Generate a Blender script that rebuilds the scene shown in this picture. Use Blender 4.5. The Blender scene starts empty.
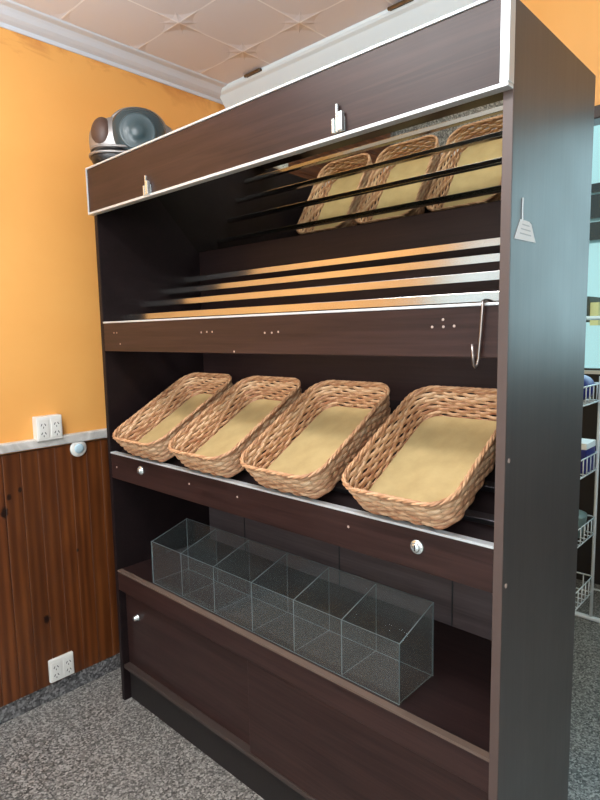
import bpy, math, random
from mathutils import Vector, Matrix
random.seed(7)
S = bpy.context.scene
COL = S.collection
PI = math.pi

# ------------------------------------------------------------------ materials
def srgb(r, g, b):
    f = lambda c: (c/255)/12.92 if c/255 <= .04045 else ((c/255+.055)/1.055)**2.4
    return (f(r), f(g), f(b), 1)

class NT:
    def __init__(s, name):
        s.m = bpy.data.materials.new(name); s.m.use_nodes = True
        s.t = s.m.node_tree; s.t.nodes.clear()
        s.out = s.n('ShaderNodeOutputMaterial')
    def n(s, typ, ins=None, **kw):
        x = s.t.nodes.new(typ)
        for k, v in kw.items(): setattr(x, k, v)
        for k, v in (ins or {}).items():
            if isinstance(v, bpy.types.NodeSocket): s.t.links.new(v, x.inputs[k])
            else: x.inputs[k].default_value = v
        return x
    def coord(s, which='Object'): return s.n('ShaderNodeTexCoord').outputs[which]
    def mapping(s, vec, scale=(1, 1, 1), loc=(0, 0, 0), rot=(0, 0, 0)):
        return s.n('ShaderNodeMapping', {'Vector': vec, 'Scale': scale, 'Location': loc, 'Rotation': rot}).outputs[0]
    def noise(s, vec, scale=5, detail=3, rough=.5, dist=0):
        return s.n('ShaderNodeTexNoise', {'Vector': vec, 'Scale': scale, 'Detail': detail, 'Roughness': rough, 'Distortion': dist}).outputs['Fac']
    def ramp(s, fac, stops, interp='LINEAR'):
        x = s.n('ShaderNodeValToRGB', {'Fac': fac}); cr = x.color_ramp; cr.interpolation = interp
        while len(cr.elements) < len(stops): cr.elements.new(.5)
        for e, (p, c) in zip(cr.elements, stops):
            e.position = p; e.color = c if len(c) == 4 else (*c, 1)
        return x.outputs['Color']
    def math(s, op, a, b=None, c=None):
        ins = {0: a}
        if b is not None: ins[1] = b
        if c is not None: ins[2] = c
        return s.n('ShaderNodeMath', ins, operation=op).outputs[0]
    def mix(s, fac, a, b, blend='MIX'):
        x = s.n('ShaderNodeMix', data_type='RGBA', blend_type=blend)
        for i, v in ((0, fac), (6, a), (7, b)):
            if isinstance(v, bpy.types.NodeSocket): s.t.links.new(v, x.inputs[i])
            else: x.inputs[i].default_value = v
        return x.outputs[2]
    def bump(s, h, strength=.3, dist=.01):
        return s.n('ShaderNodeBump', {'Height': h, 'Strength': strength, 'Distance': dist}).outputs[0]
    def pbr(s, **kw):
        p = s.n('ShaderNodeBsdfPrincipled', {k.replace('_', ' '): v for k, v in kw.items()})
        s.t.links.new(p.outputs[0], s.out.inputs[0]); return s.m

def plain(name, col, rough=.5, metal=0, spec=.5, **kw):
    return NT(name).pbr(Base_Color=col, Roughness=rough, Metallic=metal, **{'Specular_IOR_Level': spec}, **kw)

def wood_laminate(name, a, b, axis='X', rough=.3, spec=.5, ior=1.5):
    t = NT(name); c = t.coord()
    sc = {'X': (1.2, 30, 30), 'Z': (30, 30, 1.2), 'Y': (30, 1.2, 30)}[axis]
    v = t.mapping(c, sc)
    n1 = t.noise(v, 2.2, 5, .6, 1.2); n2 = t.noise(t.mapping(c, tuple(x*.22 for x in sc)), 2.5, 3, .5, .8)
    f = t.math('ADD', t.math('MULTIPLY', n1, .6), t.math('MULTIPLY', n2, .4))
    colr = t.ramp(f, [(.33, a), (.66, b)])
    r = t.math('MULTIPLY_ADD', t.noise(c, 6, 3), .12, rough-.06)
    return t.pbr(Base_Color=colr, Roughness=r, IOR=ior, Normal=t.bump(n1, .06, .002), **{'Specular_IOR_Level': spec})

M = {}
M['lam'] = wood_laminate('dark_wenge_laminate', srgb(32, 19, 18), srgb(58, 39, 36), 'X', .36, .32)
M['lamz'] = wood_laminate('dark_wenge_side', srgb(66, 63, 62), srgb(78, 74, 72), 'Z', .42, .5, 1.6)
M['back'] = wood_laminate('dark_wenge_back', srgb(28, 17, 17), srgb(46, 30, 29), 'X', .5, .3)
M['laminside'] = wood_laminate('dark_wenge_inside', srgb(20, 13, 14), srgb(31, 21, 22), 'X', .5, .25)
M['lamback_lit'] = wood_laminate('lightened_back_laminate', srgb(66, 55, 56), srgb(92, 80, 80), 'X', .4)  # back laminate lightened in colour, standing in for light on the lower part
M['edge'] = plain('brown_edge_band', srgb(84, 69, 64), .4)
M['alu'] = NT('brushed_aluminium_trim').pbr(Base_Color=srgb(206, 213, 216), Roughness=.38, Metallic=.35)
M['chrome'] = plain('chrome', srgb(222, 232, 232), .2, .8)
M['steel'] = plain('polished_steel_bar', srgb(205, 203, 200), .17, 1)
M['dark_steel'] = plain('dark_steel_bar', srgb(70, 68, 72), .3, .9)
M['mirror'] = plain('mirror_silver', (.66, .69, .63, 1), .012, 1)
M['hook'] = plain('steel_wire', srgb(150, 142, 138), .28, 1)
M['filler'] = plain('pale_screw_cap', srgb(176, 156, 146), .5)
M['dust'] = plain('dusty_edge', srgb(96, 80, 70), .6)
M['track'] = plain('dusty_door_track', srgb(58, 47, 43), .6)
M['plinth'] = plain('black_brown_plinth', srgb(24, 19, 18), .6)

def wicker(name, stops):
    t = NT(name); c = t.coord()
    isl = t.n('ShaderNodeNewGeometry').outputs['Random Per Island']
    n = t.noise(t.mapping(c, (1, 1, 3)), 38, 2, .6)
    f = t.math('ADD', t.math('MULTIPLY', isl, .40), t.math('MULTIPLY', n, .62))
    fine = t.noise(c, 300, 2)
    return t.pbr(Base_Color=t.ramp(f, stops), Roughness=.48, Normal=t.bump(fine, .25, .001))
M['wick'] = wicker('straw_wicker', [(.22, srgb(140, 106, 74)), (.38, srgb(214, 192, 154)), (.58, srgb(238, 222, 192)), (.85, srgb(248, 236, 212))])
M['wick_red'] = wicker('reddish_wicker', [(.22, srgb(118, 66, 44)), (.42, srgb(176, 126, 92)), (.6, srgb(212, 172, 134)), (.85, srgb(234, 204, 168))])
M['rim'] = wicker('brown_wicker_rim', [(.2, srgb(132, 88, 60)), (.5, srgb(186, 140, 102)), (.8, srgb(216, 178, 138))])
M['stake'] = plain('wicker_stake', srgb(150, 108, 70), .6)
t = NT('straw_board'); c = t.coord()
M['mat'] = t.pbr(Base_Color=t.ramp(t.noise(c, 14, 4, .6), [(.3, srgb(174, 152, 104)), (.7, srgb(192, 170, 120))]), Roughness=.7,
                 Normal=t.bump(t.noise(c, 160, 2), .15, .001))

# thin clear acrylic and window glass: see-through sheet with a fresnel sheen
def clear(name, tint, sheen, rough=.05, haze=0, ior=1.45):
    t = NT(name)
    tr = t.n('ShaderNodeBsdfTransparent', {'Color': tint})
    gl = t.n('ShaderNodeBsdfGlossy', {'Color': (1, 1, 1, 1), 'Roughness': rough})
    ge = t.n('ShaderNodeNewGeometry')
    dt = t.n('ShaderNodeVectorMath', {0: ge.outputs['Normal'], 1: ge.outputs['Incoming']}, operation='DOT_PRODUCT').outputs['Value']
    fr = t.math('MULTIPLY_ADD', t.math('POWER', t.math('SUBTRACT', 1, t.math('ABSOLUTE', dt)), 5), .96, .04)   # same from both sides of the sheet
    mx = t.n('ShaderNodeMixShader', {0: t.math('MULTIPLY', fr, sheen), 1: tr.outputs[0], 2: gl.outputs[0]})
    if haze:
        df = t.n('ShaderNodeBsdfDiffuse', {'Color': (.55, .66, .68, 1)})
        mx = t.n('ShaderNodeMixShader', {0: haze, 1: mx.outputs[0], 2: df.outputs[0]})
    t.t.links.new(mx.outputs[0], t.out.inputs[0]); return t.m
M['acrylic'] = clear('clear_acrylic', (.95, .975, .98, 1), 1.2, .07, .014)
M['acrylic_edge'] = plain('frosted_acrylic_edge', srgb(104, 118, 120), .4)
M['glass'] = clear('window_glass', (.90, .97, .97, 1), .8, .01)

# orange painted wall
t = NT('orange_paint'); c = t.coord()
n = t.noise(c, 1.3, 4, .55, .4)
colr = t.ramp(n, [(.3, srgb(232, 164, 84)), (.7, srgb(240, 178, 98))])
# old damp patches just under the cornice
sep = t.n('ShaderNodeSeparateXYZ', {0: c})
band = t.n('ShaderNodeMapRange', {0: sep.outputs[2], 1: 2.36, 2: 2.62, 3: 0, 4: 1}).outputs[0]
st = t.ramp(t.math('MULTIPLY', band, t.noise(t.mapping(c, (1, 1.6, 3)), 2.6, 4, .6, 1.5)), [(.40, (0, 0, 0)), (.55, (1, 1, 1))])
colr = t.mix(t.math('MULTIPLY', st, .45), colr, srgb(190, 112, 52))
M['orange'] = t.pbr(Base_Color=colr, Roughness=.55, Normal=t.bump(t.noise(c, 60, 3), .08, .003))

# varnished pine boards with knots
t = NT('varnished_pine'); c = t.coord()
isl = t.n('ShaderNodeNewGeometry').outputs['Random Per Island']
off = t.n('ShaderNodeCombineXYZ', {0: t.math('MULTIPLY', isl, 7.0), 1: t.math('MULTIPLY', isl, 3.0), 2: t.math('MULTIPLY', isl, 11.0)}).outputs[0]
pv = t.n('ShaderNodeVectorMath', {0: c, 1: off}, operation='ADD').outputs[0]
dist = t.noise(t.mapping(pv, (9, 9, 1.6)), 1.6, 2, .5, .6)
g = t.n('ShaderNodeTexWave', {'Vector': t.mapping(pv, (10, 10, .7)), 'Scale': .9, 'Distortion': 5.0, 'Detail': 2.0, 'Detail Scale': .8}, bands_direction='Y').outputs['Fac']
fine = t.noise(t.mapping(pv, (90, 90, 3)), 1.5, 3)
f = t.math('ADD', t.math('ADD', t.math('MULTIPLY', g, .24), t.math('MULTIPLY', dist, .56)), t.math('MULTIPLY', fine, .2))
colr = t.ramp(f, [(.25, srgb(68, 33, 15)), (.5, srgb(98, 52, 24)), (.78, srgb(126, 72, 34))])
colr = t.mix(t.math('MULTIPLY', isl, .45), colr, srgb(70, 38, 16))
for (ky, kz, ry, rz) in ((-.196, .352, .015, .021), (-.325, .83, .014, .026), (-.305, .885, .010, .014), (-.262, .905, .008, .012), (-.05, .60, .006, .009), (-.43, .45, .012, .018), (-.62, .75, .012, .02)):
    v = t.n('ShaderNodeSeparateXYZ', {0: c})
    a = t.math('POWER', t.math('DIVIDE', t.math('SUBTRACT', v.outputs[1], ky), ry), 2)
    b = t.math('POWER', t.math('DIVIDE', t.math('SUBTRACT', v.outputs[2], kz), rz), 2)
    d = t.math('ADD', t.math('SQRT', t.math('ADD', a, b)), t.math('MULTIPLY', t.math('SUBTRACT', t.noise(c, 60, 2), .5), .9))
    k = t.ramp(d, [(.55, (1, 1, 1)), (1.0, (.25, .25, .25)), (1.7, (0, 0, 0))])
    colr = t.mix(k, colr, srgb(28, 12, 8))
M['pine'] = t.pbr(Base_Color=colr, Roughness=.3, Normal=t.bump(fine, .05, .002))
M['pine_dark'] = plain('pine_groove', srgb(48, 24, 14), .6)

def granite(name, dark, mid, light, scale, rough, joint=None):
    t = NT(name); c = t.coord()
    v = t.n('ShaderNodeTexVoronoi', {'Vector': c, 'Scale': scale}).outputs['Color']
    bw = t.n('ShaderNodeRGBToBW', {0: v}).outputs[0]
    n = t.noise(c, scale*.55, 3, .6)
    f = t.math('ADD', t.math('MULTIPLY', bw, .6), t.math('MULTIPLY', n, .4))
    colr = t.ramp(f, [(.28, dark), (.5, mid), (.72, light)])
    if joint:
        s = t.n('ShaderNodeSeparateXYZ', {0: c})
        def line(sock, o):
            fr = t.math('FRACT', t.math('DIVIDE', t.math('ADD', sock, o), joint))
            return t.math('LESS_THAN', t.math('ABSOLUTE', t.math('SUBTRACT', fr, .5)), .004)
        ln = t.math('MAXIMUM', line(s.outputs[0], 10.09), line(s.outputs[1], 10.17))
        colr = t.mix(t.math('MULTIPLY', ln, .55), colr, srgb(58, 58, 58))
    return t.pbr(Base_Color=colr, Roughness=rough)
M['floor'] = granite('speckled_granite_floor', srgb(60, 59, 57), srgb(116, 114, 110), srgb(176, 174, 168), 170, .32, .5)
M['granite'] = granite('granite_skirting', srgb(48, 48, 50), srgb(92, 92, 92), srgb(140, 140, 140), 120, .3)
t = NT('pale_marble'); c = t.coord()
M['marble'] = t.pbr(Base_Color=t.ramp(t.noise(c, 9, 5, .65, 1.5), [(.35, srgb(178, 176, 170)), (.65, srgb(214, 212, 206))]), Roughness=.3)

# ceiling: embossed tiles with four-pointed stars at every joint crossing
P_, XO, YO, ZC = .32, .18, .29, 2.65
t = NT('embossed_ceiling_tile'); c = t.coord()
s = t.n('ShaderNodeSeparateXYZ', {0: c})
def cell(sock, o):
    x = t.math('ADD', t.math('DIVIDE', t.math('SUBTRACT', sock, o), P_), 20.5)
    return t.math('SUBTRACT', t.math('FRACT', x), .5)
u, v = cell(s.outputs[0], XO), cell(s.outputs[1], YO)
au, av = t.math('ABSOLUTE', u), t.math('ABSOLUTE', v)
star = t.math('POWER', t.math('ADD', t.math('SQRT', au), t.math('SQRT', av)), 2)
h1 = t.math('MAXIMUM', t.math('SUBTRACT', 1, t.math('DIVIDE', star, .48)), 0)
d1 = t.math('ABSOLUTE', t.math('ADD', u, v)); d2 = t.math('ABSOLUTE', t.math('SUBTRACT', u, v))
star2 = t.math('POWER', t.math('ADD', t.math('SQRT', d1), t.math('SQRT', d2)), 2)
h2 = t.math('MAXIMUM', t.math('SUBTRACT', 1, t.math('DIVIDE', star2, .44)), 0)
h = t.math('ADD', h1, t.math('MULTIPLY', h2, .7))
soft = t.noise(c, 9, 2)
ln = t.math('LESS_THAN', t.math('MINIMUM', au, av), .011)
colr = t.mix(ln, srgb(226, 224, 228), srgb(250, 250, 252))
M['ceil'] = t.pbr(Base_Color=colr, Roughness=.6, Normal=t.bump(h, .30, .03))
M['cornice'] = plain('white_cornice_paint', srgb(212, 222, 234), .5)
M['cornice_gloss'] = plain('glossy_white_cornice_paint', srgb(226, 238, 242), .28)
M['brown_frame'] = plain('dark_brown_frame', srgb(54, 42, 35), .5)
M['dark_wall'] = plain('dark_brown_low_wall', srgb(34, 29, 28), .5)
M['white_paint'] = plain('white_paint', srgb(226, 226, 222), .45)
M['grey_wall'] = plain('grey_white_wall_paint', srgb(196, 196, 194), .6)
M['plastic'] = plain('white_plastic', srgb(226, 226, 220), .35)
M['slot'] = plain('dark_slot', srgb(40, 40, 42), .6)
M['disc_blue'] = plain('pale_blue_plastic', srgb(180, 208, 220), .35)
M['paper'] = plain('white_paper', srgb(244, 247, 248), .7)
M['paper_line'] = plain('grey_print', srgb(200, 208, 212), .7)
M['wire'] = plain('white_coated_wire', srgb(222, 228, 230), .35)
M['teal'] = plain('teal_grey_gloss_plastic', srgb(50, 64, 68), .26)
M['teal2'] = plain('teal_grey_inner_cone', srgb(60, 76, 80), .28)
M['silver'] = plain('silver_plastic', srgb(150, 146, 144), .35, .6)
M['brown_grille'] = plain('brown_speaker_grille', srgb(78, 56, 46), .5)
M['black'] = plain('black_plastic', srgb(24, 24, 26), .4)
M['brass'] = plain('tarnished_brass', srgb(120, 100, 74), .35, .8)
M['blue'] = plain('blue_wrapper', srgb(34, 42, 120), .35)
M['teal_bag'] = plain('grey_green_plastic', srgb(120, 140, 138), .3)
M['street'] = plain('street_asphalt', srgb(150, 160, 162), .8)
M['facade'] = plain('pale_facade', srgb(205, 232, 232), .7)
M['facade_win'] = plain('dark_facade_glass', srgb(34, 46, 54), .2)
M['bin'] = plain('dark_green_bin', srgb(28, 44, 44), .5)
M['yellow'] = plain('straw_yellow', srgb(224, 206, 140), .6)

# ------------------------------------------------------------------ mesh builder
class MB:
    def __init__(s): s.v, s.f, s.m = [], [], []
    def add(s, vs, fs, mi=0):
        o = len(s.v); s.v += [tuple(x) for x in vs]
        s.f += [tuple(i+o for i in f) for f in fs]; s.m += [mi]*len(fs); return s
    def box(s, x0, x1, y0, y1, z0, z1, mi=0, mi_edges=None, T=None):
        vs = [Vector((x, y, z)) for x in (x0, x1) for y in (y0, y1) for z in (z0, z1)]
        if T: vs = [T @ p for p in vs]
        return s.add(vs, [(0, 1, 3, 2), (4, 6, 7, 5), (0, 4, 5, 1), (2, 3, 7, 6), (0, 2, 6, 4), (1, 5, 7, 3)], mi)
    def tube(s, pts, r, n=8, closed=False, mi=0, ry=None, up=None):
        pts = [Vector(p) for p in pts]; N = len(pts); vs = []
        ry = ry or r
        prev = None
        for i, p in enumerate(pts):
            a = pts[(i-1) % N] if (closed or i) else p
            b = pts[(i+1) % N] if (closed or i < N-1) else p
            d = (b-a).normalized()
            if up is not None:
                e1 = up(i) if callable(up) else Vector(up)
                e1 = (e1-d*e1.dot(d)).normalized()
            else:
                if prev is None:
                    q = Vector((0, 0, 1)) if abs(d.z) < .9 else Vector((1, 0, 0))
                else: q = prev
                e1 = (q-d*q.dot(d)).normalized(); prev = e1
            e2 = d.cross(e1)
            for k in range(n):
                an = 2*PI*k/n
                vs.append(p+e1*math.cos(an)*r+e2*math.sin(an)*ry)
        fs = []
        for i in range(N if closed else N-1):
            for k in range(n):
                j = (i+1) % N
                fs.append((i*n+k, i*n+(k+1) % n, j*n+(k+1) % n, j*n+k))
        if not closed:
            fs.append(tuple(reversed(range(n)))); fs.append(tuple((N-1)*n+k for k in range(n)))
        return s.add(vs, fs, mi)
    def lathe(s, o, ax, prof, n=24, mi=0):
        o, ax = Vector(o), Vector(ax).normalized()
        q = Vector((0, 0, 1)) if abs(ax.z) < .9 else Vector((1, 0, 0))
        e1 = ax.cross(q).normalized(); e2 = ax.cross(e1)
        vs = [o+ax*h+(e1*math.cos(2*PI*k/n)+e2*math.sin(2*PI*k/n))*r for (r, h) in prof for k in range(n)]
        L = len(prof)
        fs = [(i*n+k, i*n+(k+1) % n, (i+1)*n+(k+1) % n, (i+1)*n+k) for i in range(L-1) for k in range(n)]
        fs.append(tuple(reversed(range(n)))); fs.append(tuple((L-1)*n+k for k in range(n)))
        return s.add(vs, fs, mi)
    def prism(s, poly, a0, a1, axis='y', mi=0):
        n = len(poly)
        def P(p, a): return {'x': (a, p[0], p[1]), 'y': (p[0], a, p[1]), 'z': (p[0], p[1], a)}[axis]
        vs = [P(p, a0) for p in poly]+[P(p, a1) for p in poly]
        fs = [tuple(range(n)), tuple(reversed(range(n, 2*n)))]
        fs += [(i, (i+1) % n, n+(i+1) % n, n+i) for i in range(n)]
        return s.add(vs, fs, mi)
    def ellipsoid(s, o, ax, rad, nu=32, nv=18, mi=0, v0=0, v1=PI, sq=1.0):
        o = Vector(o); vs = []; sg = lambda x, e: math.copysign(abs(x)**e, x)
        for i in range(nv+1):
            th = v0+(v1-v0)*i/nv
            for k in range(nu):
                ph = 2*PI*k/nu
                l = (sg(math.sin(th), sq)*sg(math.cos(ph), sq), sg(math.sin(th), sq)*sg(math.sin(ph), sq), sg(math.cos(th), sq))
                vs.append(o+sum((Vector(ax[j])*(rad[j]*l[j]) for j in range(3)), Vector()))
        fs = [(i*nu+k, i*nu+(k+1) % nu, (i+1)*nu+(k+1) % nu, (i+1)*nu+k) for i in range(nv) for k in range(nu)]
        return s.add(vs, fs, mi)
    def build(s, name, mats, parent=None, bevel=0, smooth=False, off=None, seg=2):
        me = bpy.data.meshes.new(name)
        v = s.v
        if off is not None: v = [tuple(Vector(p)-Vector(off)) for p in v]
        me.from_pydata(v, [], s.f); me.update()
        mats = mats if isinstance(mats, (list, tuple)) else [mats]
        for m in mats: me.materials.append(m)
        for p, mi in zip(me.polygons, s.m):
            p.material_index = mi; p.use_smooth = smooth
        import bmesh
        bm = bmesh.new(); bm.from_mesh(me); bmesh.ops.recalc_face_normals(bm, faces=bm.faces); bm.to_mesh(me); bm.free()
        o = bpy.data.objects.new(name, me); COL.objects.link(o)
        if parent: o.parent = parent
        if bevel:
            b = o.modifiers.new('bevel', 'BEVEL'); b.width = bevel; b.segments = seg; b.limit_method = 'ANGLE'
        return o

def tag(o, label, cat, group=None, kind=None):
    o['label'] = label; o['category'] = cat
    if group: o['group'] = group
    if kind: o['kind'] = kind
    return o
def thing(name, loc, label, cat, group=None, rot=(0, 0, 0)):
    o = bpy.data.objects.new(name, None); o.empty_display_size = .1
    o.location = loc; o.rotation_euler = rot; COL.objects.link(o)
    return tag(o, label, cat, group)
def struct(name, mb, mat, label, cat, bevel=0, smooth=False):
    return tag(mb.build(name, mat, None, bevel, smooth), label, cat, None, 'structure')
def copy_tree(o, parent=None):
    c = o.copy(); COL.objects.link(c)
    if parent: c.parent = parent
    for ch in o.children: copy_tree(ch, c)
    return c

# ------------------------------------------------------------------ dimensions (metres)
W, D, H = 1.5964, .477, 2.10
TH = .020
ZSH0 = .5598
XL, YB = -.2246, .85                       # left wall, back wall
XR, YF, YS = 3.9, -4.6, 2.40               # right wall, wall behind the camera, shop-front wall

# ------------------------------------------------------------------ setting
struct('floor', MB().box(XL-.2, XR+.1, YF-.1, YS+.15, -.08, 0), M['floor'], 'grey speckled granite floor', 'floor')
struct('ceiling', MB().box(XL-.2, XR+.1, YF-.1, YS+.15, ZC, ZC+.06), M['ceil'], 'white embossed tile ceiling with star pattern', 'ceiling')
m = MB()
m.box(XL-.15, XL, -2.55, YS, 0, ZC)
m.box(XL-.15, XL, YF, -2.55, 0, .35); m.box(XL-.15, XL, YF, -2.55, 2.35, ZC); m.box(XL-.15, XL, YF, YF+.35, .35, 2.35)
struct('wall_left', m, M['orange'], 'orange painted wall left of the display cabinet', 'wall')
m = MB()
m.box(XL, 1.40, YB, YB+.05, 0, ZC); m.box(1.40, XR, YB, YB+.05, 2.125, ZC); m.box(3.3, XR, YB, YB+.05, 0, 2.125)
struct('wall_back', m, M['orange'], 'orange wall behind the display cabinet with wide opening', 'wall')
struct('wall_right', MB().box(XR, XR+.1, YF, YS, 0, ZC), M['grey_wall'], 'pale wall on the far right side', 'wall')
struct('wall_near', MB().box(XL, .9, YF-.1, YF, 0, ZC).box(3.4, XR, YF-.1, YF, 0, ZC).box(.9, 3.4, YF-.1, YF, 0, .5).box(.9, 3.4, YF-.1, YF, 2.3, ZC), M['grey_wall'], 'pale wall behind the camera', 'wall')  # opening shaped for the added window
WX0, WX1, WZ0, WZ1 = .25, 3.45, 1.275, 2.645
m = MB()
m.box(XL, XR, YS, YS+.12, 0, 1.225); m.box(XL, XR, YS, YS+.12, WZ1, ZC)
m.box(XL, WX0, YS, YS+.12, 1.225, WZ1); m.box(WX1, XR, YS, YS+.12, 1.225, WZ1)
struct('wall_front', m, M['dark_wall'], 'dark low wall under the shop window', 'wall')
wr = thing('window_1', ((WX0+WX1)/2, YS+.06, WZ0), 'bright shop window seen past the right side of the cabinet', 'window'); wr['kind'] = 'structure'
o = wr.location
m = MB(); m.box(WX0, WX1, YS+.02, YS+.10, WZ0-.05, WZ0-.025); m.box(WX0, WX1, YS+.02, YS+.10, WZ1-.03, WZ1)
m.box(WX0, WX0+.03, YS+.02, YS+.10, WZ0-.025, WZ1-.03); m.box(WX1-.03, WX1, YS+.02, YS+.10, WZ0-.025, WZ1-.03); m.box(1.83, 1.87, YS+.02, YS+.10, WZ0-.025, WZ1-.03)
m.build('window_frame', M['brown_frame'], wr, off=o)
MB().box(WX0+.03, WX1-.03, YS+.055, YS+.061, WZ0-.025, WZ1-.03).build('pane', M['glass'], wr, off=o)
MB().box(WX0-.02, WX1+.02, YS-.03, YS+.02, WZ0-.05, WZ0-.032).build('window_sill', M['white_paint'], wr, off=o)
wr = thing('window_2', (XL-.07, -3.4, .35), 'large daylight window further along the left wall', 'window'); wr['kind'] = 'structure'
o = wr.location
m = MB()
for y0, y1, z0, z1 in ((-4.25, -2.55, .35, .40), (-4.25, -2.55, 2.30, 2.35), (-4.25, -4.20, .40, 2.30), (-2.60, -2.55, .40, 2.30), (-3.43, -3.38, .40, 2.30)): m.box(XL-.10, XL-.04, y0, y1, z0, z1)
m.build('window_frame', M['white_paint'], wr, off=o)
MB().box(XL-.073, XL-.067, -4.20, -2.60, .40, 2.30).build('pane', M['glass'], wr, off=o)

wr = thing('added_window', (2.15, YF-.05, .5), 'added, unseen window behind the camera for frontal fill light', 'window'); wr['kind'] = 'structure'  # window added to carry frontal fill light onto the cabinet
o = wr.location
m = MB()
for x0, x1, z0, z1 in ((.9, 3.4, .5, .55), (.9, 3.4, 2.25, 2.3), (.9, .95, .55, 2.25), (3.35, 3.4, .55, 2.25), (2.125, 2.175, .55, 2.25)): m.box(x0, x1, YF-.08, YF-.02, z0, z1)
m.build('window_frame', M['white_paint'], wr, off=o)
MB().box(.95, 3.35, YF-.053, YF-.047, .55, 2.25).build('pane', M['glass'], wr, off=o)

# wainscot boards, chair rail, skirting
m = MB(); e = [-2.5+.0665*i for i in range(60)]
y = -2.55; PL = .0665; y0s = .0805
k = 0
while y0s-PL*(k+1) > -2.55 or k == 0: k += 1
ys = [y0s+PL*10-PL*i for i in range(0, k+11)]
for a in ys:
    if a > YB-.002 or a-PL < -2.55: continue
    m.prism([(XL, a-.0006), (XL+.0145, a-.0006), (XL+.016, a-.0025), (XL+.016, a-PL+.0025), (XL+.0145, a-PL+.0006), (XL, a-PL+.0006)], .072, 1.05, 'z')
m2 = MB().box(XL-.001, XL+.006, -2.55, YB, .072, 1.05)
w = struct('trim_1', m, M['pine'], 'brown varnished pine wainscot boards along the left wall', 'panelling', smooth=False)
struct('trim_2', MB().prism([(XL, 1.057), (XL+.026, 1.057), (XL+.028, 1.061), (XL+.028, 1.088), (XL+.024, 1.0932), (XL, 1.0932)], -2.55, YB, 'y'), M['marble'], 'pale marble strip capping the wooden wainscot', 'chair rail')
struct('baseboard_left', MB().box(XL, XL+.014, -2.55, YB, 0, .072), M['granite'], 'grey granite skirting at the foot of the wainscot', 'skirting', bevel=.002)
# cornices
prof = [(0, 0), (.006, 0), (.010, .006), (.014, .012), (.022, .014), (.034, .017), (.052, .024), (.068, .034), (.080, .040), (.088, .0405), (.104, .0405), (.112, .042), (.118, .047)]
prof = [(a, b*.96) for a, b in prof]+[(.118, 2.65-2.6056), (0, 2.65-2.6056)]
struct('trim_3', MB().prism([(XL+a, 2.6056+b) for a, b in prof], YF, YB, 'y'), M['cornice'], 'white moulded plaster cornice along the left wall', 'cornice')
prof2 = [(0, -.045), (.008, -.045), (.016, -.038), (.060, .018), (.074, .026), (.080, .034), (.082, 2.65-2.6056), (0, 2.65-2.6056)]
struct('trim_4', MB().prism([(YB-a, 2.6056+b) for a, b in prof2], XL+.03, XR, 'x'), M['cornice_gloss'], 'glossy white cornice along the back wall', 'cornice')
struct('trim_5', MB().box(1.395, 3.305, YB-.012, YB+.06, 2.112, 2.150), M['brown_frame'], 'dark brown lintel over the wide opening', 'lintel', bevel=.003)

# clips on the back cornice edge
for k, (x, lab) in enumerate(((.075, 'small dark metal clip at left end of the glossy cornice'), (.85, 'small dark metal clip on the glossy cornice above the cabinet middle'))):
    r = thing('ceiling_clip', (x, .772, 2.645), lab, 'clip', 'clips on the back cornice')
    MB().box(-.05, .05, -.012, .012, -.006, .004).build('clip_plate', M['black'], r, bevel=.002)
    MB().box(-.05, .05, -.021, -.012, -.010, .001).build('clip_lip', M['brass'], r, bevel=.002)

# ------------------------------------------------------------------ the cabinet
cab = thing('bread_display_cabinet', (W/2, D/2, 0), 'tall dark wood bread display cabinet with mirror and three open levels', 'display cabinet')
O = cab.location
def part(mb, name, mat, parent=cab, bevel=.0012, smooth=False): return mb.build(name, mat, parent, bevel, smooth, off=O)
for x0 in (0, W-TH):
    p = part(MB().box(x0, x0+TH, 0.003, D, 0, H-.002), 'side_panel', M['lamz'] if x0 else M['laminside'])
    part(MB().box(x0, x0+TH, 0, .003, 0, H-.002), 'edge_band', M['edge'] if x0 else M['laminside'], p, .0006)
    if x0 > 0:
        [part(MB().lathe((W, .018, zz), (1, 0, 0), [(.005, 0), (.005, .0015), (.003, .002)], 12), 'screw_cap', M['filler'], p, 0) for zz in (1.222, .955)]
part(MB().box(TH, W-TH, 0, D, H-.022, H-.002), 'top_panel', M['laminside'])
part(MB().box(TH, W-TH, D-.010, D, ZSH0+.40, H-.022), 'back_panel', M['back'])
part(MB().box(TH, W-TH, D-.010, D, .10, ZSH0+.40), 'lightened_back_panel', M['lamback_lit'])  # lower part of the one back panel, coloured lighter as if lit
# header board with aluminium edging and two barrel bolts
ZHB = 1.9375
hd = part(MB().box(.003, W-.012, -.020, -.001, ZHB+.004, H-.003), 'header_board', M['lam'])
for a in ((0, W, -.024, 0, H-.003, H+.003), (0, W, -.024, 0, ZHB-.002, ZHB+.006), (-.001, .003, -.024, 0, ZHB+.006, H-.003), (W-.017, W+.001, -.024, 0, ZHB+.006, H-.003)):
    part(MB().box(*a), 'edge_trim', M['alu'], hd, .001)
for x, z in ((.399, 1.966), (1.196, 1.973)):
    m = MB().box(x-.018, x+.016, -.0225, -.020, z-.026, z+.006)
    m.box(x-.018, x-.010, -.030, -.023, z-.026, z+.006).box(x+.004, x+.016, -.034, -.023, z-.026, z+.016).box(x-.006, x, -.030, -.023, z-.026, z+.036)
    b = part(m, 'barrel_bolt', M['chrome'], hd, .0015)
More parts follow.
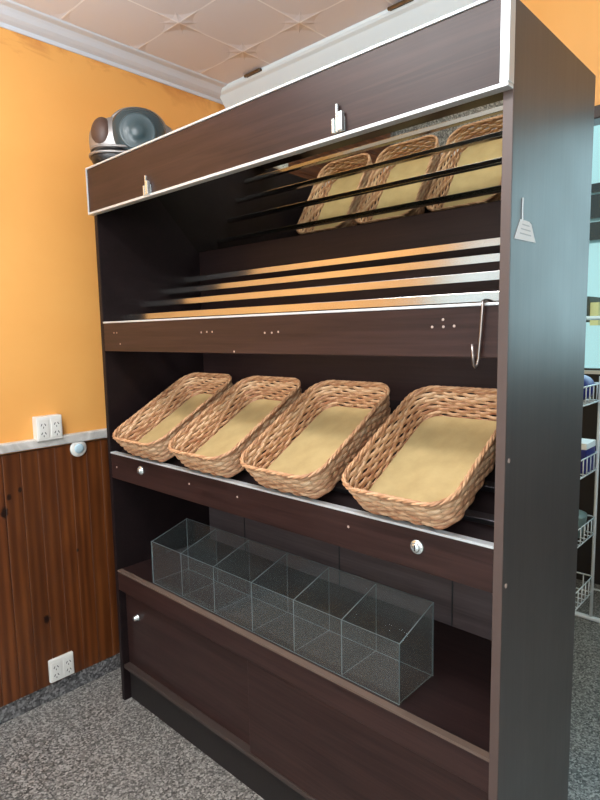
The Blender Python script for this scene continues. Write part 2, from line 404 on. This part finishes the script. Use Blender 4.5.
# upper fascia
ZFT, ZFB = 1.5404, 1.4318
uf = part(MB().box(TH, W-TH, .001, .019, ZFB, ZFT-.004), 'upper_fascia', M['lam'])
part(MB().box(TH, W-TH, -.001, .021, ZFT-.004, ZFT+.002), 'edge_trim', M['alu'], uf, .001)
for x, z in ((.095, 1.500), (.115, 1.500), (.135, 1.459), (.620, 1.495), (.648, 1.496), (.674, 1.496), (.905, 1.490), (.933, 1.490), (.958, 1.492), (1.428, 1.496), (1.455, 1.496), (1.480, 1.497), (1.454, 1.511), (.773, 1.437)):
    part(MB().lathe((x, .001, z), (0, -1, 0), [(.0030, 0), (.0030, .0006), (.0015, .001)], 10), 'screw_cap', M['filler'], uf, 0)
# bars of the upper rack
bars = [(.1025+.0974*k, 1.5591+.0529*k) for k in range(4)]
for y, z in bars:
    part(MB().box(TH, W-TH, y-.008, y+.008, z-.011, z+.011), 'rack_bar', M['steel'], cab, .0015)
# tilted mirror behind a top batten: normal points forward and down
tl = math.radians(43.81)
ly = .462; lz = (1.6076-ly*math.cos(tl))/math.sin(tl); L = .290
vy, vz = -math.sin(tl), math.cos(tl); ny, nz = -math.cos(tl), -math.sin(tl)
def slab(d0, d1, a, b): return [(ly+vy*a+ny*d0, lz+vz*a+nz*d0), (ly+vy*b+ny*d0, lz+vz*b+nz*d0), (ly+vy*b+ny*d1, lz+vz*b+nz*d1), (ly+vy*a+ny*d1, lz+vz*a+nz*d1)]
mr = part(MB().prism(slab(0, .004, 0, L), TH+.002, W-TH-.002, 'x'), 'mirror', M['mirror'], cab, 0)
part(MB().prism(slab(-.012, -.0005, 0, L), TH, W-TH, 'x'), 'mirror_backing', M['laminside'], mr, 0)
# middle shelf: sloped board, bars, fascia
ZMT, ZMB = 1.0386, .9379
mf = part(MB().box(TH, W-TH, .001, .019, ZMB, ZMT-.004), 'middle_fascia', M['lam'])
part(MB().box(TH, W-TH, -.001, .022, ZMT-.004, ZMT+.002), 'edge_trim', M['alu'], mf, .001)
for x, z in ((.233, .998), (1.394, .995)):
    lk = part(MB().lathe((x, .001, z), (0, -1, 0), [(.017, 0), (.017, .003), (.0145, .005), (.011, .005), (.0105, .010), (.009, .012)], 28), 'cam_lock', M['chrome'], mf, 0, True)
    part(MB().box(x-.0015, x+.0015, -.0118, -.0100, z-.007, z+.007), 'keyhole', M['slot'], lk, 0)
for x, z in ((.060, .985), (.524, .997), (.766, .997), (1.193, .998)):
    part(MB().lathe((x, .001, z), (0, -1, 0), [(.0035, 0), (.0035, .0006), (.002, .001)], 10), 'screw_cap', M['filler'], mf, 0)
SA = math.radians(29.44); ca, sa = math.cos(SA), math.sin(SA)
BY, BZ = .003, 1.0460                        # a point of the plane the trays rest on
def shelfpt(s_, n_): return (BY+s_*ca-n_*sa, BZ+s_*sa+n_*ca)
sq = [shelfpt(.002, -.045), shelfpt(.500, -.045), shelfpt(.500, -.030), shelfpt(.002, -.030)]
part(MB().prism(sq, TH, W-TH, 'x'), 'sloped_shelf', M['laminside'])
for s_ in (.070, .170, .270, .370):
    m = MB(); q = [shelfpt(s_-.010, -.018), shelfpt(s_+.010, -.018), shelfpt(s_+.010, -.0015), shelfpt(s_-.010, -.0015)]
    m.prism(q, TH, W-TH, 'x'); part(m, 'rack_bar', M['dark_steel'], cab, .0015)
# lower compartment
ZSH = .5598
bs = part(MB().box(TH, W-TH, .0205, D-.010, ZSH-.02, ZSH), 'bottom_shelf', M['back'])
part(MB().box(TH, W-TH, 0, .0205, ZSH-.007, ZSH), 'edge_band', M['dust'], bs, .0006)
for x in (.26, .78, 1.235): part(MB().box(x, x+.004, D-.0125, D-.010, ZSH, ZMB+.25), 'panel_joint', M['slot'], cab, 0)
part(MB().box(TH, W-TH, .001, .020, .478, ZSH-.0075), 'front_rail', M['lam'])
dl = part(MB().box(TH, .80, .030, .044, .156, .478), 'sliding_door', M['lam'])
lk = part(MB().lathe((.104, .030, .377), (0, -1, 0), [(.013, 0), (.013, .002), (.0105, .004), (.0095, .016), (.008, .018)], 24), 'door_lock', M['chrome'], dl, 0, True)
part(MB().box(.778, W-TH, .010, .025, .156, .478), 'sliding_door', M['lam'])
part(MB().box(TH, W-TH, .004, .060, .142, .156), 'door_track', M['track'])
part(MB().box(TH, W-TH, .030, .050, 0, .138), 'plinth', M['plinth'])

# ------------------------------------------------------------------ wicker bread baskets
def rrect(hx, hy, r, t):
    """point on a rounded rectangle, t in 0..1 along its length, with the outward normal"""
    sx, sy, arc = 2*(hx-r), 2*(hy-r), PI*r/2
    tot = 2*sx+2*sy+4*arc; d = (t % 1)*tot
    segs = [('l', sx, (-(hx-r), -hy), (1, 0), (0, -1)), ('a', arc, (hx-r, -(hy-r)), -PI/2, 0), ('l', sy, (hx, -(hy-r)), (0, 1), (1, 0)), ('a', arc, (hx-r, hy-r), 0, 0),
            ('l', sx, (hx-r, hy), (-1, 0), (0, 1)), ('a', arc, (-(hx-r), hy-r), PI/2, 0), ('l', sy, (-hx, hy-r), (0, -1), (-1, 0)), ('a', arc, (-(hx-r), -(hy-r)), PI, 0)]
    for k, l, p, a, nn in segs:
        if d <= l or segs[-1][2] is p:
            if k == 'l': return (p[0]+a[0]*d, p[1]+a[1]*d), nn
            an = a+d/r; return (p[0]+r*math.cos(an), p[1]+r*math.sin(an)), (math.cos(an), math.sin(an))
        d -= l
HB = .088
def dims(z):
    f = max(0, z/HB); g = f**.85
    return .131+.0195*g, .195+.0200*g, .050+.014*g
root = thing('wicker_basket', (0, 0, 0), 'basket', 'basket', 'wicker baskets on the sloped shelf')
NS = 44
m = MB()
rows = 9
for k in range(rows):
    z = .006+(HB-.010)*k/(rows-1); hx, hy, r = dims(z); pts = []; n = NS*5; ups = []
    for i in range(n):
        t_ = i/n; (px, py), (nx, ny_) = rrect(hx, hy, r, t_)
        a = .0027*math.sin(PI*NS*t_+k*PI)
        dz = .0012*math.sin(PI*NS*t_*.5+k*PI*.5)+.0010*math.sin(17*t_*PI*2+k*2.3)
        pts.append((px+nx*a, py+ny_*a, z+dz)); ups.append(Vector((0, 0, 1)))
    m.tube(pts, .0062, 8, True, ry=.0031, up=(0, 0, 1))
m.build('woven_side', M['wick'], root, 0, True)
m = MB()
for i in range(NS):
    t_ = (i)/NS; pts = []
    for z in (0, HB*.35, HB*.7, HB):
        hx, hy, r = dims(z); (px, py), _ = rrect(hx, hy, r, t_); pts.append((px, py, z))
    m.tube(pts, .0022, 6)
m.build('stakes', M['stake'], root, 0, True)
m = MB(); hx, hy, r = dims(HB)
for k in range(3):
    pts = []; n = 260
    for i in range(n):
        t_ = i/n; (px, py), (nx, ny_) = rrect(hx+.001, hy+.001, r, t_); an = 2*PI*(22*t_+k/3)
        pts.append((px+nx*.0032*math.cos(an), py+ny_*.0032*math.cos(an), HB+.0030+.0028*math.sin(an)))
    m.tube(pts, .0034, 6, True)
m.build('braided_rim', M['rim'], root, 0, True)
m = MB(); hx, hy, r = .128, .192, .047; n = 96
lo = [rrect(hx, hy, r, i/n)[0] for i in range(n)]
m.prism(lo, .003, .010, 'z'); m.build('base_board', M['mat'], root)
labels = ['leftmost wicker basket, reddish, at the left end of the sloped shelf', 'reddish wicker basket, second from the left on the sloped shelf',
          'straw coloured wicker basket, third from the left on the sloped shelf', 'rightmost wicker basket, straw coloured, beside the right cabinet side']
cx = [x+.1585 for x in (.1010, .4560, .8130, 1.1885)]
yaw = [0, .0, .0, .0]
for k in range(4):
    b = root if k == 0 else copy_tree(root)
    y, z = shelfpt(.1996, 0)
    b.location = (cx[k], y, z)
    b.rotation_euler = (SA, 0, yaw[k]); b['label'] = labels[k]
    if k < 2:
        for ch in b.children:
            if ch.name.startswith('woven_side'):
                ch.material_slots[0].link = 'OBJECT'; ch.material_slots[0].material = M['wick_red']

# ------------------------------------------------------------------ acrylic bin rack on the bottom shelf
zb = ZSH+.0005
bins = thing('acrylic_bin', (.78, .11, zb), 'clear acrylic six compartment bin on the bottom shelf', 'bin')
xs = [.233, .416, .598, .785, .965, 1.143, 1.327]; Y0, Y1 = .030, .190; T2 = .0015
def sheet(m, x0, x1, y0, y1, z0, z1, thin):
    m.box(x0, x1, y0, y1, z0, z1)
    fl = {'x': (1, 0), 'y': (3, 2), 'z': (5, 4)}[thin]
    n = len(m.m)-6
    for i in range(6): m.m[n+i] = 1
    idx = {'x': (0, 1), 'y': (2, 3), 'z': (4, 5)}[thin]
    for i in idx: m.m[n+i] = 0
    return m
AM = [M['acrylic'], M['acrylic_edge']]
sheet(MB(), xs[0]-T2, xs[-1]+T2, Y0-.003, Y0, zb, zb+.162, 'y').build('front_panel', AM, bins, off=bins.location)
sheet(MB(), xs[0]-T2, xs[-1]+T2, Y1, Y1+.003, zb, zb+.209, 'y').build('back_panel', AM, bins, off=bins.location)
sheet(MB(), xs[0]-T2, xs[-1]+T2, Y0, Y1, zb, zb+.003, 'z').build('bottom_panel', [M['acrylic'], M['acrylic']], bins, off=bins.location)
for x in xs:
    m = MB(); m.prism([(Y0, zb+.003), (Y1, zb+.003), (Y1, zb+.207), (Y0, zb+.160)], x-T2, x+T2, 'x')
    m.m = [0, 0, 1, 1, 1, 1]; m.build('divider', AM, bins, off=bins.location)

# ------------------------------------------------------------------ wire hook, paper tag
m = MB(); yy = -.006; hx = 1.546
pts = [(hx+.004, .030, 1.5455), (hx+.003, .018, 1.5475), (hx+.001, .004, 1.5475), (hx, yy, 1.5455), (hx, yy-.001, 1.535), (hx-.003, yy-.001, 1.48), (hx-.007, yy-.001, 1.43), (hx-.009, yy-.002, 1.418), (hx-.011, yy-.006, 1.413), (hx-.012, yy-.010, 1.417), (hx-.013, yy-.012, 1.43), (hx-.015, yy-.013, 1.460)]
tag(m.tube(pts, .0030, 8).build('wire_hook', M['hook'], None, 0, True), 'thin steel wire hook hanging over the upper fascia at right', 'hook')
pt_ = thing('paper_tag', (W, .071, 1.684), 'small white trapezoid paper tag on the right cabinet side', 'tag')
MB().prism([(-.053, -.020), (.053, -.018), (.029, .016), (.016, .020), (-.026, .020)], .0004, .0012, 'x').build('tag_sheet', M['paper'], pt_)
m = MB()
for z, a in ((.010, .018), (.001, .024), (-.008, .028)): m.box(.0012, .0015, -a, a, z, z+.0022)
m.build('printed_lines', M['paper_line'], pt_)
MB().tube([(.0015, -.018, .018), (.0015, -.019, .040), (.0015, -.018, .062)], .0012, 6).build('string', M['paper'], pt_)

# ------------------------------------------------------------------ radio on top of the cabinet
fx = Vector((.85, -.53, 0)).normalized(); rx = Vector((.53, .85, 0)).normalized(); uz = Vector((0, 0, 1))
RC = Vector((.100, .140, H+.126))
rad = thing('portable_radio', (RC.x, RC.y, H), 'rounded grey portable radio on top of the cabinet at left', 'radio')
ro = rad.location
def rp(a, b, c): return RC+fx*a+rx*b+uz*c
sup = lambda x, e=.88: math.copysign(abs(x)**e, x)
MB().ellipsoid(rp(-.045, -.012, -.018), (fx, rx, uz), (.085, .165, .098), 44, 24, sq=.8).build('body', M['silver'], rad, 0, True, off=ro)
MB().ellipsoid(rp(-.005, .004, .0), (rx, uz, fx), (.104, .104, .074), 48, 16, 0, 0, PI*.5, .9).build('speaker_cover', M['teal'], rad, 0, True, off=ro)
m = MB(); m.lathe(rp(.040, .000, .0), fx, [(.066, .0), (.066, .020), (.062, .0235), (.058, .0225), (.040, .026), (.030, .028), (.024, .0325), (.014, .036), (.003, .037)], 44)
m.build('speaker_cone', M['teal2'], rad, 0, True, off=ro)
m = MB(); pts = []
for i in range(56):
    an = 2*PI*i/56; pts.append(rp(-.014, .002+.107*sup(math.cos(an)), .0+.104*sup(math.sin(an))))
m.tube(pts, .0075, 8, True); m.build('silver_ring', M['silver'], rad, 0, True, off=ro)
gd = (fx*.62-rx*.78).normalized(); gs = uz.cross(gd)
MB().ellipsoid(rp(-.010, -.126, .002), (gs, uz, gd), (.047, .062, .038), 32, 16).build('side_grille', M['brown_grille'], rad, 0, True, off=ro)
MB().ellipsoid(rp(-.030, -.070, -.082), (fx, rx, uz), (.088, .100, .040), 32, 14, sq=.8).build('lower_shell', M['black'], rad, 0, True, off=ro)
for q, z in ((.0, -.052), (.006, -.074)):
    m = MB(); m.tube([rp(-.030+(.084+q)*sup(math.sin(a), .8), -.070-(.098+q)*sup(math.cos(a), .8), z) for a in [x*.13-.5 for x in range(0, 24)]], .0055, 8)
    m.build('trim_band', M['silver'], rad, 0, True, off=ro)
MB().lathe(rp(-.035, .028, .078), uz, [(.012, 0), (.012, .030), (.009, .036), (.004, .038)], 20).build('knob', M['plastic'], rad, 0, True, off=ro)
MB().box(-.05, .05, -.05, .05, 0, .010, T=Matrix.Translation(Vector((RC.x-.03, RC.y, H)))).build('foot', M['black'], rad, .003, off=ro)

# ------------------------------------------------------------------ wall fittings
def outlet(y, z, label):
    r = thing('power_outlet', (XL+.001, y, z), label, 'outlet', 'power outlets on the left wall')
    d0 = .016 if z < 1 else .028
    pl = MB().box(0, d0+.012, -.051, .051, -.048, .048).build('wall_plate', M['plastic'], r, .004)
    for s in (-1, 1):
        so = MB().box(d0+.012, d0+.015, s*.0245-.020, s*.0245+.020, -.036, .036).build('socket', M['plastic'], r, .0015)
        m = MB()
        for zz in (.016, -.018):
            for q in (-1, 1):
                T = Matrix.Translation(Vector((d0+.0152, s*.026+q*.007, zz))) @ Matrix.Rotation(q*.5, 4, 'X')
                m.box(-.0004, .0004, -.0014, .0014, -.005, .005, T=T)
            m.box(d0+.0148, d0+.0156, s*.026-.0013, s*.026+.0013, zz-.014, zz-.007)
        m.build('pin_slots', M['slot'], so)
    return r
outlet(-.141, 1.133, 'white double power outlet sitting over the marble strip')
outlet(-.154, .129, 'white double power outlet low on the wainscot by the skirting')
ds = thing('wall_button', (XL+.016, -.020, 1.030), 'round white plastic disc with pale blue centre on the wainscot', 'push button')
MB().lathe((0, 0, 0), (1, 0, 0), [(.035, 0), (.035, .005), (.032, .009), (.021, .010)], 32).build('disc_rim', M['plastic'], ds, 0, True)
MB().lathe((.0095, 0, 0), (1, 0, 0), [(.020, 0), (.020, .003), (.014, .006)], 28).build('disc_centre', M['disc_blue'], ds, 0, True)

# ------------------------------------------------------------------ wire rack seen past the cabinet
RX0, RX1, RY0, RY1 = .72, 1.235, 1.66, 1.93
rk = thing('wire_rack', ((RX0+RX1)/2, RY1, 0), 'white wire merchandise rack standing by the shop window', 'rack')
ro = rk.location
for x in (RX0, RX1): MB().tube([(x, RY1, .012), (x, RY1, 1.25)], .008, 10).build('post', M['wire'], rk, 0, True, off=ro)
MB().tube([(RX0-.12, RY1, .0125), (RX1+.25, RY1, .0125)], .0125, 10).build('base_bar', M['wire'], rk, 0, True, off=ro)
MB().tube([(RX1, RY1, .17), (RX1+.25, RY1, .17)], .005, 8).build('side_wire', M['wire'], rk, 0, True, off=ro)
for zt in (.235, .545, .875, 1.215):
    m = MB(); hh = .085
    for z in (zt, zt-hh): m.tube([(RX0, RY0, z), (RX1, RY0, z), (RX1, RY1, z), (RX0, RY1, z)], .0042, 6, True)
    for i in range(6):
        y = RY0+(RY1-RY0)*i/5
        for x in (RX0, RX1): m.tube([(x, y, zt), (x, y, zt-hh)], .0027, 6)
        m.tube([(RX0, y, zt-hh), (RX1, y, zt-hh)], .0027, 6)
    for i in range(1, 12):
        x = RX0+(RX1-RX0)*i/12
        for y in (RY0, RY1): m.tube([(x, y, zt), (x, y, zt-hh)], .0027, 6)
    m.build('wire_tray', M['wire'], rk, 0, True, off=ro)
def good(name, x, y, zt, lab, cat, build): 
    r = thing(name, (x, y, zt-.085+.0035), lab, cat); build(r); return r
def pack(r):
    MB().ellipsoid((0, 0, .065), ((1, 0, 0), (0, 1, 0), (0, 0, 1)), (.095, .085, .065), 24, 14, sq=.75).build('wrapper', M['blue'], r, 0, True)
    MB().box(-.02, .02, -.0868, -.080, .05, .08).build('pack_label', M['plastic'], r, .001)
good('blue_package', 1.135, 1.835, 1.215, 'dark blue puffy package in the top tray of the wire rack', 'package', pack)
def carton(r):
    MB().box(-.09, .09, -.07, .07, 0, .115).build('carton_body', M['blue'], r, .002)
    MB().box(-.091, .091, -.071, .071, .115, .145).build('carton_lid', M['paper'], r, .002)
    MB().box(-.092, -.0905, -.02, .03, .03, .08).build('carton_label', M['paper'], r); MB().box(.02, .06, -.0715, -.0695, .03, .08).build('carton_label', M['paper'], r)
good('blue_carton', 1.138, 1.845, .875, 'blue carton with white lid in the second tray of the wire rack', 'carton', carton)
def tub(r):
    MB().lathe((0, 0, 0), (0, 0, 1), [(.075, 0), (.088, .10), (.088, .108), (.06, .118), (.02, .122)], 28).build('tub_body', M['teal_bag'], r, 0, True)
good('plastic_tub', 1.135, 1.835, .545, 'grey green plastic tub in the third tray of the wire rack', 'tub', tub)

# ------------------------------------------------------------------ outside the shop window
tag(MB().box(-9, 8, YS+.2, 14, -.12, -.06).build('street', M['street']), 'pale street outside the shop window', 'street', None, 'structure')
bl = thing('street_building', (-1.5, 8.5, -.06), 'pale building with dark window bands across the street', 'building'); bo = bl.location
MB().box(-7, 4.5, 8.5, 12, -.06, 6.5).build('facade_wall', M['facade'], bl, off=bo)
for z0, z1 in ((2.78, 3.04), (3.10, 3.44), (3.48, 3.60)):
    m = MB().box(-6.5, 4, 8.44, 8.5, z0, z1); m.build('window_band', M['facade_win'], bl, off=bo)
rl = thing('street_railing', (.2, 5.0, -.06), 'white street railing outside the shop window', 'railing'); bo = rl.location
MB().tube([(-1.6, 5, 1.57), (2, 5, 1.57)], .02, 8).build('top_rail', M['white_paint'], rl, 0, True, off=bo)
for i in range(13): MB().tube([(-1.6+.3*i, 5, -.06), (-1.6+.3*i, 5, 1.57)], .010, 8).build('baluster', M['white_paint'], rl, 0, True, off=bo)
kb = thing('street_sign', (-.25, 6.2, -.06), 'dark box sign with straw yellow end beyond the white street railing', 'sign'); bo = kb.location
MB().tube([(-.30, 6.25, -.06), (-.30, 6.25, 1.54)], .04, 10).build('sign_post', M['white_paint'], kb, 0, True, off=bo)
MB().box(-.55, -.045, 6.0, 6.5, 1.54, 1.83).build('sign_box', M['bin'], kb, .01, off=bo)
MB().box(-.045, .045, 6.05, 6.4, 1.50, 1.76).build('sign_panel', M['yellow'], kb, off=bo)

# ------------------------------------------------------------------ light
w = bpy.data.worlds.new('sky'); S.world = w; w.use_nodes = True
bg = w.node_tree.nodes['Background']; bg.inputs[0].default_value = (.62, .90, .97, 1); bg.inputs[1].default_value = .8
def area(name, loc, rot, sx, sy, power, col):
    l = bpy.data.lights.new(name, 'AREA'); l.shape = 'RECTANGLE'; l.size = sx; l.size_y = sy; l.energy = power; l.color = col
    o = bpy.data.objects.new(name, l); o.location = loc; o.rotation_euler = rot; COL.objects.link(o); return o
area('ceiling_lamp', (.95, -.95, 2.60), (0, 0, 0), 1.2, .25, 24, (1, .97, .94))
area('ceiling_fill', (1.1, -1.3, 2.0), (PI, 0, 0), .9, .9, 48, (.90, .96, 1))  # added upward fill to brighten the ceiling, no real fixture
def point_light(name, loc, power, col, r=.14):
    l = bpy.data.lights.new(name, 'POINT'); l.energy = power; l.color = col; l.shadow_soft_size = r
    o = bpy.data.objects.new(name, l); o.location = loc; COL.objects.link(o)
point_light('room_fill', (2.7, -2.5, 2.05), 70, (.97, .98, 1))  # added ambient fill from the right, no real pendant
point_light('room_fill', (.9, -1.3, 2.25), 12, (.97, .98, 1))  # weaker added fill in front of the cabinet, no real pendant
area('window_daylight', (1.85, YS-.06, 1.95), (math.radians(-90), 0, 0), 2.9, 1.2, 34, (.60, .90, 1))
area('rear_fill', (2.15, YF+.03, 1.45), (math.radians(90), 0, 0), 2.3, 1.7, 60, (.92, .97, 1))  # frontal fill placed at the added window
area('window_daylight_left', (XL+.03, -3.4, 1.35), (0, math.radians(-90), 0), 1.8, 1.6, 9, (.88, .95, 1))

# ------------------------------------------------------------------ camera
cd = bpy.data.cameras.new('camera'); cam = bpy.data.objects.new('camera', cd); COL.objects.link(cam)
f, yawc, pit, rol = 579.178, .75049, -.11728, -.01888
fw = Vector((-math.sin(yawc)*math.cos(pit), math.cos(yawc)*math.cos(pit), math.sin(pit)))
r0 = Vector((math.cos(yawc), math.sin(yawc), 0)); u0 = r0.cross(fw)
rr = r0*math.cos(rol)+u0*math.sin(rol); uu = -r0*math.sin(rol)+u0*math.cos(rol)
mt = Matrix((rr, uu, -fw)).transposed().to_4x4(); mt.translation = Vector((2.0764, -1.1172, 1.4912))
cam.matrix_world = mt
cd.sensor_fit = 'VERTICAL'; cd.sensor_height = 36; cd.lens = f/800*36; cd.clip_start = .02
sl = bpy.data.lights.new('sun', 'SUN'); sl.energy = 2.3; sl.angle = .02; so = bpy.data.objects.new('sun', sl); COL.objects.link(so)
so.rotation_euler = Vector((-.25, .80, -.55)).to_track_quat('-Z', 'Y').to_euler()
S.cycles.transparent_max_bounces = 48
S.camera = cam
S.view_settings.view_transform = 'Standard'; S.view_settings.look = 'None'; S.view_settings.gamma = 1
S.view_settings.use_curve_mapping = False; S.view_settings.exposure = -.1
